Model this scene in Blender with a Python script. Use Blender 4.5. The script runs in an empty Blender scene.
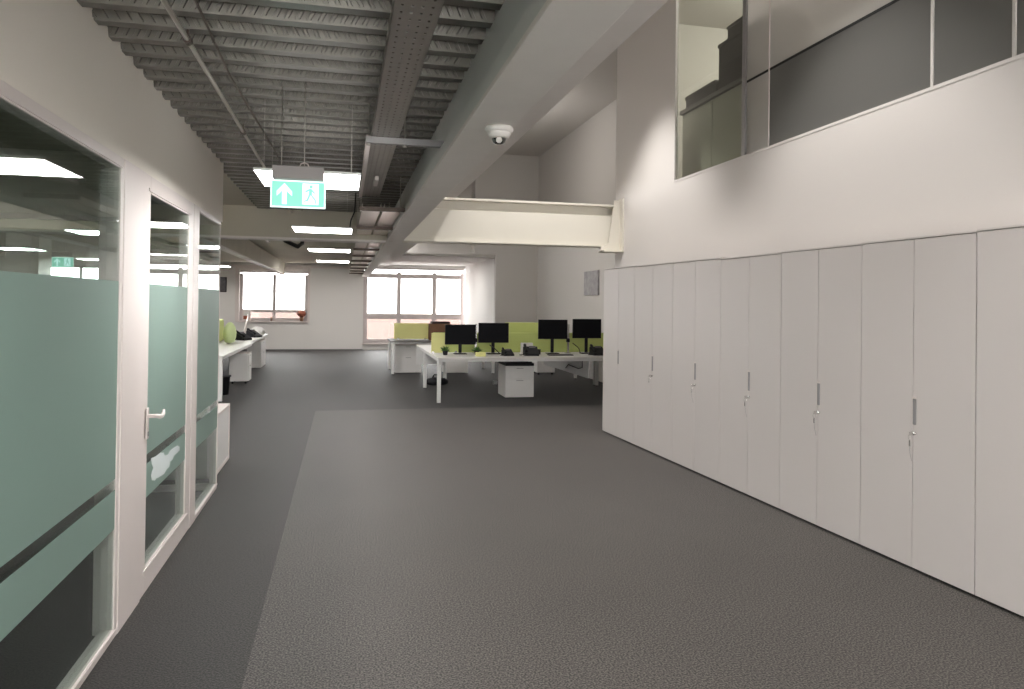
import bpy, bmesh, math, random
from mathutils import Vector, Matrix
random.seed(7)
S = bpy.context.scene
COL = S.collection
R = math.radians

# ---------------------------------------------------------------- camera
cam_d = bpy.data.cameras.new('camera')
cam = bpy.data.objects.new('camera', cam_d)
COL.objects.link(cam)
cam_d.sensor_width = 36.0
cam_d.lens = 724 / 1024 * 36.0
cam_d.shift_y = -47.8 / 1024
cam_d.clip_start = 0.05
cam_d.clip_end = 200
cam.matrix_world = (Matrix.Translation((0, 0, 1.63)) @ Matrix.Rotation(R(-12.99), 4, 'Z')
                    @ Matrix.Rotation(R(90.5), 4, 'X') @ Matrix.Rotation(R(0.7), 4, 'Z'))
S.camera = cam

# ---------------------------------------------------------------- colour management and light
S.view_settings.view_transform = 'Standard'
S.view_settings.look = 'None'
S.view_settings.exposure = 0.9
S.view_settings.gamma = 1.0
S.view_settings.use_curve_mapping = False

w = bpy.data.worlds.new('sky'); S.world = w
w.use_nodes = True
bgn = w.node_tree.nodes['Background']
bgn.inputs[0].default_value = (1.0, 0.985, 0.97, 1)
bgn.inputs[1].default_value = 6.0

PANEL = 20.0          # emission of the ceiling panels
UPLIGHT = 0.8         # upward glow added to the panels to brighten the deck


def area(name, loc, size, power, color=(1, .97, .93), rot=(0, 0, 0), sy=None):
    d = bpy.data.lights.new(name, 'AREA')
    d.energy = power; d.color = color
    d.shape = 'RECTANGLE'; d.size = size; d.size_y = sy or size
    o = bpy.data.objects.new(name, d)
    o.location = loc; o.rotation_euler = rot
    COL.objects.link(o)
    return o


def point(name, loc, power, r=.12, color=(1, .97, .93)):
    d = bpy.data.lights.new(name, 'POINT'); d.energy = power; d.color = color; d.shadow_soft_size = r
    o = bpy.data.objects.new(name, d); o.location = loc; COL.objects.link(o)


# downlights of the double height void, above the frame
for ly, lp in ((8.4, 260), (4.8, 230), (1.2, 200)):
    d = bpy.data.lights.new('void_downlight', 'SPOT'); d.energy = lp; d.color = (1, .97, .93)
    d.spot_size = R(84); d.spot_blend = .55; d.shadow_soft_size = .10
    o = bpy.data.objects.new('void_downlight', d); o.location = (2.6, ly, 5.5); COL.objects.link(o)
point('void_fill', (3.0, 14.5, 4.9), 36)  # unseen lamp added to brighten the end wall of the void
# unseen fill lights added to brighten the end wall and window bay
area('far_fill_light', (-.62, 22.2, 2.80), .6, 30, sy=1.2, rot=(0, 0, R(90)))
area('far_fill_light', (-5.2, 22.6, 2.835), .6, 30, sy=1.2, rot=(0, 0, R(90)))
area('bay_fill_light', (2.6, 22.0, 2.865), .6, 20, sy=1.2, rot=(0, 0, R(90)))
# unseen lamps added to brighten the upper room and its filmed glass
point('upper_room_fill', (5.7, 7.6, 5.3), 100)
point('upper_room_fill', (5.7, 3.6, 5.3), 14)
point('upper_room_fill', (4.75, 5.75, 5.0), 9, .15)


# ---------------------------------------------------------------- materials
def mat(name, col, rough=.6, metal=0.0, bump=0.0, bscale=60, var=0.0, vscale=8, emit=0, spec=.5, coat=0):
    m = bpy.data.materials.new(name); m.use_nodes = True
    nt = m.node_tree; p = nt.nodes['Principled BSDF']
    c = (*col, 1)
    p.inputs['Base Color'].default_value = c
    p.inputs['Roughness'].default_value = rough
    p.inputs['Metallic'].default_value = metal
    p.inputs['Specular IOR Level'].default_value = spec
    p.inputs['Coat Weight'].default_value = coat
    tc = nt.nodes.new('ShaderNodeTexCoord')
    if var:
        n = nt.nodes.new('ShaderNodeTexNoise'); n.inputs['Scale'].default_value = vscale
        n.inputs['Detail'].default_value = 4
        nt.links.new(tc.outputs['Object'], n.inputs['Vector'])
        mx = nt.nodes.new('ShaderNodeMix'); mx.data_type = 'RGBA'
        mx.inputs[6].default_value = (*[x * (1 - var) for x in col], 1)
        mx.inputs[7].default_value = (*[min(1, x * (1 + var)) for x in col], 1)
        nt.links.new(n.outputs['Fac'], mx.inputs[0])
        nt.links.new(mx.outputs[2], p.inputs['Base Color'])
    if bump:
        n2 = nt.nodes.new('ShaderNodeTexNoise'); n2.inputs['Scale'].default_value = bscale
        nt.links.new(tc.outputs['Object'], n2.inputs['Vector'])
        b = nt.nodes.new('ShaderNodeBump'); b.inputs['Strength'].default_value = bump
        b.inputs['Distance'].default_value = .01
        nt.links.new(n2.outputs['Fac'], b.inputs['Height'])
        nt.links.new(b.outputs['Normal'], p.inputs['Normal'])
    if emit:
        p.inputs['Emission Color'].default_value = c
        p.inputs['Emission Strength'].default_value = emit
    return m


def glass_mat(name, tint, refl=1.0, rough=0.0, film=None, trans=.5):
    """thin pane: see-through (or a frosted film) under a Schlick reflection"""
    m = bpy.data.materials.new(name); m.use_nodes = True
    nt = m.node_tree; nt.nodes.clear(); N = nt.nodes.new; L = nt.links.new
    out = N('ShaderNodeOutputMaterial')
    lw = N('ShaderNodeLayerWeight'); lw.inputs['Blend'].default_value = .5
    pw = N('ShaderNodeMath'); pw.operation = 'POWER'; pw.inputs[1].default_value = 5
    L(lw.outputs['Facing'], pw.inputs[0])
    ml = N('ShaderNodeMath'); ml.operation = 'MULTIPLY_ADD'
    ml.inputs[1].default_value = .96 * refl; ml.inputs[2].default_value = .04 * refl
    ml.use_clamp = True
    L(pw.outputs[0], ml.inputs[0])
    gl = N('ShaderNodeBsdfGlossy'); gl.inputs['Roughness'].default_value = rough
    gl.inputs['Color'].default_value = (1, 1, 1, 1)
    if film:
        d = N('ShaderNodeBsdfDiffuse'); d.inputs['Color'].default_value = (*film, 1)
        t = N('ShaderNodeBsdfTranslucent'); t.inputs['Color'].default_value = (*film, 1)
        base = N('ShaderNodeMixShader'); base.inputs[0].default_value = trans
        L(d.outputs[0], base.inputs[1]); L(t.outputs[0], base.inputs[2])
    else:
        base = N('ShaderNodeBsdfTransparent'); base.inputs['Color'].default_value = (*tint, 1)
    mx = N('ShaderNodeMixShader')
    L(ml.outputs[0], mx.inputs[0]); L(base.outputs[0], mx.inputs[1]); L(gl.outputs[0], mx.inputs[2])
    L(mx.outputs[0], out.inputs[0])
    return m


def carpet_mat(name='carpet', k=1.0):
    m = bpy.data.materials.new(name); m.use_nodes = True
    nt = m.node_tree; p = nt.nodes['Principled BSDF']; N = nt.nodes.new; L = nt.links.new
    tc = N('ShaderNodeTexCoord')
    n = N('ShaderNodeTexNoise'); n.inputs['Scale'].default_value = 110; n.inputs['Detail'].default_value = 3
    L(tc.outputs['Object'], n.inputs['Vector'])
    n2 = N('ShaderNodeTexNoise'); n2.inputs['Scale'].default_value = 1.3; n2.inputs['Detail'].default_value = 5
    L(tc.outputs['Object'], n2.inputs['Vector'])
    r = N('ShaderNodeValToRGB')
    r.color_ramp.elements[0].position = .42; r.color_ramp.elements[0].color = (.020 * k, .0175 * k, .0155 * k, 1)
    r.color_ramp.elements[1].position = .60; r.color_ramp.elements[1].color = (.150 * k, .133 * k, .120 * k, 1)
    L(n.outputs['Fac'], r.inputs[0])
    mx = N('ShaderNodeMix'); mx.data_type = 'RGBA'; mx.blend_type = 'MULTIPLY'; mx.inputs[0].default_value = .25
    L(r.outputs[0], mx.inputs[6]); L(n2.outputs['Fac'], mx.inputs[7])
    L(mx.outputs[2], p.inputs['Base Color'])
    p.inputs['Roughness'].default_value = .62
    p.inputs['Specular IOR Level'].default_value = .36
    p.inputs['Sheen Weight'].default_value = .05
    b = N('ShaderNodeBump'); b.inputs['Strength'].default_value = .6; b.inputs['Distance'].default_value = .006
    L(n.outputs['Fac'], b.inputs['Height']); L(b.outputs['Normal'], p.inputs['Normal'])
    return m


M = dict(
    wall=mat('white_wall_paint', (.74, .70, .675), .7, bump=.08, bscale=90),
    wallwarm=mat('partition_paint', (.82, .765, .69), .75, bump=.1, bscale=120),
    farwall=mat('grey_wall_paint', (.72, .695, .67), .8, bump=.05),
    voidpaint=mat('void_paint', (.55, .52, .49), .8, bump=.05),
    olive=mat('dark_ceiling_paint', (.50, .465, .385), .8, var=.1, vscale=2),
    frame=mat('white_powder_coat', (.70, .63, .60), .4),
    winframe=mat('window_frame_paint', (.52, .46, .45), .5),
    cab=mat('cabinet_laminate', (.64, .595, .575), .42, bump=.03, bscale=200),
    cabbody=mat('cabinet_carcass', (.50, .47, .455), .45),
    dark=mat('dark_gap', (.02, .02, .02), .8),
    hand=mat('satin_aluminium', (.32, .31, .31), .45, .5),
    chrome=mat('chrome', (.75, .74, .72), .2, 1),
    galv=mat('galvanised_deck', (.20, .188, .168), .36, .6, bump=.05, bscale=30, var=.25, vscale=14),
    tray=mat('galvanised_tray', (.38, .35, .32), .38, .8, var=.1, vscale=20),
    traylight=mat('window_glow_tray', (.78, .70, .64), .28, .55),  # tray metal made paler, the window's reflection put into its colour
    traydark=mat('dark_strut_steel', (.12, .09, .075), .5, .5),
    web=mat('grey_steel_web', (.60, .60, .58), .45, .2, var=.08, vscale=3),
    beam=mat('cream_beam_paint', (.74, .70, .62), .55, bump=.04, bscale=40),
    flange=mat('white_beam_paint', (.72, .68, .65), .6, var=.05, vscale=6),
    desk=mat('white_desk_laminate', (.74, .72, .69), .4),
    metalw=mat('white_steel', (.74, .73, .71), .4),
    ped=mat('pedestal_white', (.70, .68, .66), .45),
    black=mat('black_plastic', (.010, .010, .012), .55, spec=.25),
    screen=mat('black_screen', (.004, .004, .006), .6, spec=.15),
    green=mat('lime_fabric', (.62, .70, .24), .85, bump=.2, bscale=300),
    greenc=mat('soft_green_cloth', (.60, .70, .36), .85, bump=.2, bscale=200),
    greend=mat('leaf_green', (.07, .16, .03), .6, var=.3, vscale=30),
    yellow=mat('pale_yellow_fabric', (.78, .76, .32), .85, bump=.2, bscale=300),
    brown=mat('brown_card', (.20, .10, .055), .8, var=.15, vscale=10),
    darkbrown=mat('dark_brown', (.03, .012, .01), .7),
    red=mat('terracotta', (.30, .09, .05), .7),
    paper=mat('paper', (.75, .73, .70), .8),
    greyd=mat('dark_grey_laminate', (.16, .15, .16), .5),
    conduit=mat('steel_conduit', (.50, .47, .43), .35, .8),
    camw=mat('camera_shell', (.66, .63, .60), .35),
    lens=mat('camera_dome', (.01, .01, .01), .08, coat=1),
    diff=mat('light_diffuser', (1, .985, .97), .5, emit=PANEL),
    updiff=mat('uplight_fill', (1, .985, .95), .5, emit=UPLIGHT),
    pink=mat('pink_render', (.125, .080, .070), .9, emit=0),
    art=mat('grey_print', (.30, .28, .28), .6, var=.6, vscale=9),
    artd=mat('dark_print', (.09, .085, .09), .6, var=.7, vscale=18),
    glass=glass_mat('clear_glass', (.86, .91, .89), .9),
    pane=glass_mat('window_glass', (.95, .96, .96), 1.0),
    frost=glass_mat('frosted_teal_film', None, .35, .45, (.33, .46, .405), .42),
    blotch=mat('white_sticker', (.62, .68, .68), .6),
    film=glass_mat('grey_film', None, .9, .4, (.23, .225, .215), .45),
    filml=glass_mat('pale_film', None, .9, .4, (.66, .64, .61), .6),
    upglass=glass_mat('upper_glass', (.80, .81, .77), 1.5, .04),
    upwall=mat('upper_room_wall', (.50, .48, .44), .8),
    shelfbox=mat('upper_room_cabinet', (.62, .64, .58), .6),
    boxd=mat('dark_box', (.045, .045, .043), .7, var=.3, vscale=8),
    signg=mat('sign_green', (.17, .50, .38), .5, emit=.72),
    signw=mat('sign_white', (.66, .86, .90), .5, emit=.75),
    signedge=mat('sign_edge', (.75, .92, .88), .4, emit=.6),
    housing=mat('sign_housing', (.33, .30, .29), .5),
    carpet=carpet_mat('carpet_darker', .34), carpetl=carpet_mat('carpet_lighter', .93),  # same carpet shader, one copy scaled darker and one lighter
)


# ---------------------------------------------------------------- helpers
def bm_new(): return bmesh.new()


def box(bm, x0, x1, y0, y1, z0, z1, bev=0.0, mtx=None):
    x0, x1 = min(x0, x1), max(x0, x1); y0, y1 = min(y0, y1), max(y0, y1); z0, z1 = min(z0, z1), max(z0, z1)
    r = bmesh.ops.create_cube(bm, size=1.0)
    vs = r['verts']
    for v in vs:
        v.co = Vector(((x0 + x1) / 2 + v.co.x * (x1 - x0), (y0 + y1) / 2 + v.co.y * (y1 - y0),
                       (z0 + z1) / 2 + v.co.z * (z1 - z0)))
    if mtx is not None:
        for v in vs: v.co = mtx @ v.co
    if bev:
        es = list({e for v in vs for e in v.link_edges})
        bmesh.ops.bevel(bm, geom=es, offset=bev, segments=2, affect='EDGES', profile=.5)
    return bm


def tube(bm, pts, r, seg=10, cap=True):
    rings = []
    P = [Vector(p) for p in pts]
    for i, p in enumerate(P):
        if i == 0: t = P[1] - P[0]
        elif i == len(P) - 1: t = P[-1] - P[-2]
        else: t = (P[i + 1] - P[i]).normalized() + (P[i] - P[i - 1]).normalized()
        t.normalize()
        up = Vector((0, 0, 1)) if abs(t.z) < .9 else Vector((1, 0, 0))
        a = t.cross(up).normalized(); b = t.cross(a).normalized()
        rr = r[i] if isinstance(r, (list, tuple)) else r
        rings.append([bm.verts.new(p + a * rr * math.cos(2 * math.pi * k / seg) + b * rr * math.sin(2 * math.pi * k / seg))
                      for k in range(seg)])
    for i in range(len(rings) - 1):
        for k in range(seg):
            k2 = (k + 1) % seg
            bm.faces.new((rings[i][k], rings[i][k2], rings[i + 1][k2], rings[i + 1][k]))
    if cap:
        bm.faces.new(rings[0]); bm.faces.new(rings[-1])
    return bm


def lathe(bm, prof, c=(0, 0, 0), seg=24):
    rings = []
    for r, z in prof:
        rings.append([bm.verts.new((c[0] + r * math.cos(2 * math.pi * k / seg), c[1] + r * math.sin(2 * math.pi * k / seg), c[2] + z))
                      for k in range(seg)])
    for i in range(len(rings) - 1):
        for k in range(seg):
            k2 = (k + 1) % seg
            bm.faces.new((rings[i][k], rings[i][k2], rings[i + 1][k2], rings[i + 1][k]))
    bm.faces.new(rings[0]); bm.faces.new(rings[-1])
    return bm


def prism(bm, pts, vec):
    """extrude the polygon pts (3D) along vec"""
    a = [bm.verts.new(p) for p in pts]
    b = [bm.verts.new(Vector(p) + Vector(vec)) for p in pts]
    n = len(pts)
    bm.faces.new(a); bm.faces.new(b[::-1])
    for i in range(n):
        j = (i + 1) % n
        bm.faces.new((a[i], b[i], b[j], a[j]))
    return bm


def obj(name, bm, m, parent=None, smooth=False):
    bmesh.ops.recalc_face_normals(bm, faces=bm.faces)
    me = bpy.data.meshes.new(name); bm.to_mesh(me); bm.free()
    me.materials.append(m)
    if smooth:
        for p in me.polygons: p.use_smooth = True
    o = bpy.data.objects.new(name, me); COL.objects.link(o)
    if parent: o.parent = parent
    return o


def bobj(name, m, parent, *boxes, bev=0.0):
    bm = bm_new()
    for b in boxes: box(bm, *b, bev=bev)
    return obj(name, bm, m, parent)


def tag(o, label=None, cat=None, group=None, kind=None):
    if label: o['label'] = label
    if cat: o['category'] = cat
    if group: o['group'] = group
    if kind: o['kind'] = kind
    return o


def thing(name, label, cat, loc=(0, 0, 0), rz=0, group=None, kind=None):
    o = bpy.data.objects.new(name, None); COL.objects.link(o)
    o.empty_display_size = .1
    o.location = loc; o.rotation_euler = (0, 0, rz)
    return tag(o, label, cat, group, kind)


def copy_tree(o, parent=None):
    c = o.copy(); COL.objects.link(c)
    if parent: c.parent = parent
    for ch in [x for x in bpy.data.objects if x.parent == o]:
        copy_tree(ch, c)
    return c


def struct(name, m, *boxes, label=None, cat='structure', bev=0.0):
    o = bobj(name, m, None, *boxes, bev=bev)
    return tag(o, label, cat, kind='structure')


YF = 24.8       # far wall
XW = 3.85       # near right wall
XL = -1.06      # corridor face of the glazed partition
XR = 5.25       # right wall of the recess beyond

# ---------------------------------------------------------------- room shell
struct('floor', M['carpet'], (-11, -.40, -3.2, YF + .2, -.1, 0), (-.40, 7, 11.1, YF + .2, -.1, 0), label='darker part of the carpet along the glazing and beyond the desks', cat='floor')
struct('floor', M['carpetl'], (-.40, 7, -3.2, 11.1, -.1, 0), label='lighter part of the carpet in front of the cabinets', cat='floor')
# corrugated deck over the corridor
bm = bm_new()
pitch = .2; zb = 2.815; dp = .075
y = -.8
prof = []
while y < 9.9:
    prof += [(y, zb), (y + .062, zb), (y + .092, zb + dp), (y + .17, zb + dp)]
    y += pitch
prof.append((9.9, zb))
xa, xb = -1.12, .62
va = [bm.verts.new((xa, p[0], p[1])) for p in prof]; vb = [bm.verts.new((xb, p[0], p[1])) for p in prof]
for i in range(len(prof) - 1):
    bm.faces.new((va[i], va[i + 1], vb[i + 1], vb[i]))
# slab over the deck gives it its thickness
box(bm, xa, xb, -.8, 9.9, zb + dp, zb + dp + .2)
# pressed diagonal ribs on the web faces turned to the camera (real relief)
k = 0; y = -.8
while y < 9.8:
    # web rising from (y+.062, zb) to (y+.092, zb+dp) is seen from the camera side of the next valley
    for (ya, za, yb_, zb_) in ((y + .17, zb + dp, y + .2, zb),):
        pass
    ys, ye = y + .062, y + .092
    x = xa + .05; d = .016 if k % 2 else -.016
    while x < xb - .05:
        lo = Vector((x - d, ys + .005, zb + .010)); hi = Vector((x + d, ye - .003, zb + dp - .010))
        nrm = Vector((0, -.93, .37)) * 0 + Vector((0, dp, -.03)).normalized() * .004
        wv = Vector((.0105, 0, 0))
        v = [bm.verts.new(q) for q in (lo - wv, lo + wv, hi + wv, hi - wv)]
        u = [bm.verts.new(q.co + nrm + (Vector((.003, 0, 0)) if n_ in (0, 3) else Vector((-.003, 0, 0)))) for n_, q in enumerate(v)]
        bm.faces.new(u)
        for i in range(4):
            bm.faces.new((v[i], v[(i + 1) % 4], u[(i + 1) % 4], u[i]))
        # the same pressing on the web facing the camera
        ys2, ye2 = y + .17, y + .2
        lo = Vector((x - d, ye2 - .005, zb + .010)); hi = Vector((x + d, ys2 + .003, zb + dp - .010))
        nrm = Vector((0, -dp, -.03)).normalized() * .011
        v = [bm.verts.new(q) for q in (lo - wv, lo + wv, hi + wv, hi - wv)]
        u = [bm.verts.new(q.co + nrm + (Vector((.003, 0, 0)) if n_ in (0, 3) else Vector((-.003, 0, 0)))) for n_, q in enumerate(v)]
        bm.faces.new(u)
        for i in range(4):
            bm.faces.new((v[i], v[(i + 1) % 4], u[(i + 1) % 4], u[i]))
        x += .046
    y += pitch; k += 1
tag(obj('ceiling', bm, M['galv']), 'corrugated galvanised steel deck over the corridor', 'ceiling', kind='structure')

struct('ceiling', M['olive'], (-11, .64, 10.1, YF, 2.85, 3.05), (-11, -1.12, 6.83, 10.1, 2.85, 3.05),
       label='flat dark olive ceiling over the far open office', cat='ceiling')
struct('ceiling', M['olive'], (-4.6, -1.12, -1.0, 6.83, 2.83, 3.0), label='dark ceiling of the glazed meeting room', cat='ceiling')
struct('ceiling', M['flange'], (.62, 1.45, -3, 9.75, 3.05, 3.3), label='underside of the mezzanine slab edge beside the beam', cat='ceiling')
struct('ceiling', M['voidpaint'], (-1.2, XR + .2, -3.1, 20.7, 5.75, 5.9), label='high ceiling of the double height void', cat='ceiling')
struct('ceiling', M['farwall'], (.64, 1.45, 10.12, YF, 2.85, 3.05), (1.45, 4.2, 19.8, YF, 2.88, 3.0), label='low ceiling of the window bay', cat='ceiling')

struct('wall_right', M['wall'],
       (XW, XW + .25, -3.1, 9.79, 0, 3.125), (XW, XW + .035, 9.79, 10.0, 0, 3.125), (XW, XW + .035, 8.06, 10.0, 3.125, 5.75), (XW, XW + .25, -3.1, 8.06, 5.6, 5.75),
       (XW, XW + .25, -3.1, 1.6, 3.125, 5.6),
       label='tall white wall above the long row of cabinets', cat='wall')
struct('wall_right', M['voidpaint'], (XR, XR + .2, 10.0, 19.8, 0, 5.75), (XW + .035, XR, 9.8, 10.0, 0, 5.75),
       label='grey right wall of the far recess', cat='wall')
struct('wall_back', M['voidpaint'], (4.05, XR + .2, 19.6, 19.8, 0, 5.75), (3.45, 4.05, 19.6, 19.8, 2.95, 5.75),
       (1.3, 3.45, 20.2, 20.4, 2.95, 5.75), (3.45, 3.6, 19.8, 20.4, 2.95, 5.75), (1.45, 4.2, 19.7, 19.82, 2.88, 2.96), (1.45, 3.5, 19.6, 20.3, 2.93, 2.99), label='grey end wall of the double height void', cat='wall')
struct('wall_bay', M['farwall'], (4.05, 4.2, 19.8, YF, 0, 2.9), label='pale side wall of the window bay', cat='wall')
struct('wall_upper', M['voidpaint'], (1.3, 1.45, -3, 20.2, 3.3, 5.75), label='wall of the mezzanine above the slab edge', cat='wall')
struct('wall_near', M['wall'], (-11, -.9, -3.3, -3.1, 0, 5.75), (3.6, XR + .2, -3.3, -3.1, 0, 5.75), (-.9, 3.6, -3.3, -3.1, 0, .5), (-.9, 3.6, -3.3, -3.1, 2.7, 5.75), label='wall behind the viewer', cat='wall')
struct('wall_left', M['wallwarm'], (-11.2, -11, -3.1, YF, 0, 3.0), label='left wall of the open office', cat='wall')
# far wall with two window openings
W1 = (-3.33, -1.20, .95, 2.58); W2 = (.60, 4.05, .22, 2.78); W3 = (-9.7, -6.3, .95, 2.62)
struct('wall_far', M['farwall'],
       (-11, W3[0], YF, YF + .3, 0, 2.9), (W3[0], W3[1], YF, YF + .3, 0, W3[2]), (W3[0], W3[1], YF, YF + .3, W3[3], 2.9),
       (W3[1], W1[0], YF, YF + .3, 0, 2.9), (W1[0], W1[1], YF, YF + .3, 0, W1[2]), (W1[0], W1[1], YF, YF + .3, W1[3], 2.9),
       (W1[1], W2[0], YF - .06, YF + .3, 0, 2.9), (W2[0], W2[1], YF, YF + .3, 0, W2[2]), (W2[0], W2[1], YF, YF + .3, W2[3], 2.9),
       label='far grey wall with the windows', cat='wall')
struct('baseboard_far', M['greyd'], (-11, .6, YF - .075, YF - .06, 0, .03), label='dark skirting at the foot of the far wall', cat='skirting')
struct('column', M['wall'], (-6.15, -5.6, 15.2, 15.8, 0, 2.85), label='grey square column seen through the meeting room glass', cat='column')
# neighbouring building outside the windows
struct('building_outside', M['pink'], (-14, 14, 33, 34, -8, 1.08), label='pink building front outside the windows', cat='building')
bpy.data.objects['building_outside'].location.z = 0


def window_grid(name, W, cols, rows, label, y=YF + .1, t=.06, sill=True, extra=None):
    r = thing(name, label, 'window', kind='structure')
    x0, x1, z0, z1 = W
    bm = bm_new()
    xs = [x0] + cols + [x1]; zs = [z0] + rows + [z1]
    box(bm, x0, x1, y, y + .07, z0, z0 + t); box(bm, x0, x1, y, y + .07, z1 - min(t, .06), z1)
    box(bm, x0, x0 + t, y, y + .07, z0 + t, z1 - t); box(bm, x1 - t, x1, y, y + .07, z0 + t, z1 - t)
    for c in cols: box(bm, c - t / 2, c + t / 2, y + .005, y + .065, z0 + t, z1 - t)
    for (q, h) in (extra or []): box(bm, x0 + t, x1 - t, y - .01, y + .06, q - h / 2, q + h / 2)
    for q in rows: box(bm, x0 + t, x1 - t, y - .002, y + .055, q - t / 2, q + t / 2)
    obj('window_frame', bm, M['winframe'], r)
    bobj('pane', M['pane'], r, (x0 + t, x1 - t, y + .03, y + .04, z0 + t, z1 - t))
    if sill: bobj('window_sill', M['frame'], r, (x0 - .05, x1 + .05, YF - .08, YF + .1, z0 - .04, z0))
    return r


w1 = window_grid('window_1', W1, [-2.26], [1.27], 'two-pane white window on the far wall above the left desks', t=.10)
bobj('window_lining', M['frame'], w1, (W1[0] - .12, W1[0], YF - .03, YF - .002, W1[2] - .04, W1[3] + .1),
     (W1[1], W1[1] + .08, YF - .085, YF - .062, W1[2] - .04, W1[3] + .1), (W1[0] - .12, W1[1] + .08, YF - .085, YF - .062, W1[3], W1[3] + .12))
window_grid('window_2', W2, [1.79, 3.0], [], 'wide white grid window glowing at the far end behind the desks',
            t=.14, sill=True, extra=[(2.50, .15), (1.12, .17)])
window_grid('window_3', W3, [-8.0], [], 'window at the far left seen through the meeting room glass')
struct('trim_1', M['frame'], (-3.9, .55, YF - .12, YF - .062, 2.70, 2.76), label='white pelmet strip along the top of the far wall', cat='trim')

w8 = thing('fill_window', 'wide unseen window added behind the viewer for fill daylight', 'window', kind='structure')  # added opening, lets fill daylight in from behind the camera
bobj('window_frame', M['frame'], w8, (-.9, 3.6, -3.25, -3.18, .5, .56), (-.9, 3.6, -3.25, -3.18, 2.64, 2.7), (-.9, -.84, -3.25, -3.18, .56, 2.64),
     (3.54, 3.6, -3.25, -3.18, .56, 2.64), (.58, .64, -3.25, -3.18, .56, 2.64), (2.07, 2.13, -3.25, -3.18, .56, 2.64))
bobj('pane', M['pane'], w8, (-.84, 3.54, -3.22, -3.21, .56, 2.64))

# ---------------------------------------------------------------- meeting room partition
T0, T1 = XL - .10, XL
struct('wall_left', M['wallwarm'], (T0, T1, -3.1, 6.79, 2.31, 2.98), (T0, T1, -3.1, .2, 0, 2.31),
       label='white bulkhead wall above the corridor glazing', cat='wall')
struct('trim_2', M['frame'], (T0 - .005, T1 + .008, 3.86, 4.25, 0, 2.31), bev=.004,
       label='wide white post between the big glass pane and the glass door', cat='post')
struct('wall_meeting', M['wallwarm'], (-4.7, -4.6, -1.0, 6.9, 0, 2.85), (-4.6, T0, -1.1, -1.0, 0, 2.85),
       label='inner walls of the meeting room', cat='wall')

FROST = [(.525, .712), (.765, 1.712)]


def glazed(name, y0, y1, zt, zbm, label, fr=(.05, .05, .06, .06), cat='window', sticker=False, kind='structure'):
    r = thing(name, label, cat, kind=kind)
    l, rr, b, t = fr
    bm = bm_new(); X0, X1 = XL - .06, XL + .004
    if l: box(bm, X0, X1, y0, y0 + l, zbm, zt, bev=.003)
    if rr: box(bm, X0, X1, y1 - rr, y1, zbm, zt, bev=.003)
    box(bm, X0, X1, y0 + l, y1 - rr, zbm, zbm + b, bev=.003); box(bm, X0, X1, y0 + l, y1 - rr, zt - t, zt, bev=.003)
    # raised bead
    box(bm, X1, X1 + .006, y0 + l * .6, y1 - rr * .6, zbm + b * .72, zbm + b * .9)
    box(bm, X1, X1 + .006, y0 + l * .6, y1 - rr * .6, zt - t * .9, zt - t * .72)
    obj('frame', bm, M['frame'], r)
    bobj('glass_pane', M['glass'], r, (XL - .012, XL - .002, y0 + l, y1 - rr, zbm + b, zt - t))
    for (a, c) in FROST:
        bobj('frosted_film', M['frost'], r, (XL - .0018, XL - .0006, y0 + l + .001, y1 - rr - .001, a, c))
    return r


glazed('window_4', .2, 3.86, 2.31, 0, 'large corridor pane with frosted teal film nearest the viewer', fr=(.05, .045, .045, .055))
dr = glazed('door_1', 4.25, 5.53, 2.31, .02, 'white framed glass door with frosted teal film and lever handle', fr=(.11, .15, .13, .10), cat='door')
bobj('door_jamb', M['frame'], dr, (XL - .09, XL + .006, 5.54, 5.73, 0, 2.31), (XL - .09, XL + .002, 4.25, 5.54, 0, .018), bev=.003)
# lever handle, backplate and cylinder
bm = bm_new()
box(bm, XL + .009, XL + .017, 4.305, 4.345, .86, 1.03, bev=.003)
obj('backplate', bm, M['frame'], dr)
bm = bm_new()
tube(bm, [(XL + .012, 4.325, .985), (XL + .055, 4.325, .985), (XL + .064, 4.335, .983), (XL + .066, 4.37, .975),
          (XL + .066, 4.42, .972), (XL + .064, 4.46, .98), (XL + .060, 4.485, .995)], [.011, .011, .013, .013, .012, .010, .006], 12)
obj('door_handle', bm, M['frame'], dr, True)
bm = bm_new(); box(bm, XL + .016, XL + .021, 4.315, 4.335, .875, .90, bev=.002)
obj('lock', bm, M['hand'], dr)
# pale blotchy sticker on the door glass
st = [(4.471, 0.725), (4.586, 0.713), (4.688, 0.712), (4.767, 0.696), (4.798, 0.669), (4.881, 0.663), (4.93, 0.673), (5.029, 0.672), (5.133, 0.668), (5.199, 0.648), (5.209, 0.622), (5.137, 0.618), (5.033, 0.62), (5.002, 0.603), (4.935, 0.604), (4.917, 0.576), (4.842, 0.575), (4.787, 0.561), (4.68, 0.568), (4.594, 0.58), (4.568, 0.574), (4.502, 0.592), (4.478, 0.624), (4.499, 0.644), (4.524, 0.655), (4.49, 0.688)]
bm = bm_new()
jit = []
for i in range(len(st)):
    a = st[i]; b = st[(i + 1) % len(st)]
    for q in (0, .5):
        jit.append((XL - .0004, a[0] + (b[0] - a[0]) * q + (random.uniform(-.004, .004)), a[1] + (b[1] - a[1]) * q + random.uniform(-.002, .002)))
prism(bm, jit, (.0012, 0, 0))
tag(obj('sticker', bm, M['blotch'], dr), 'pale blotchy sticker')
glazed('window_5', 5.73, 6.68, 2.31, 0, 'narrow clear-ended pane beyond the glass door', fr=(.0, .006, .045, .04))

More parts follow.
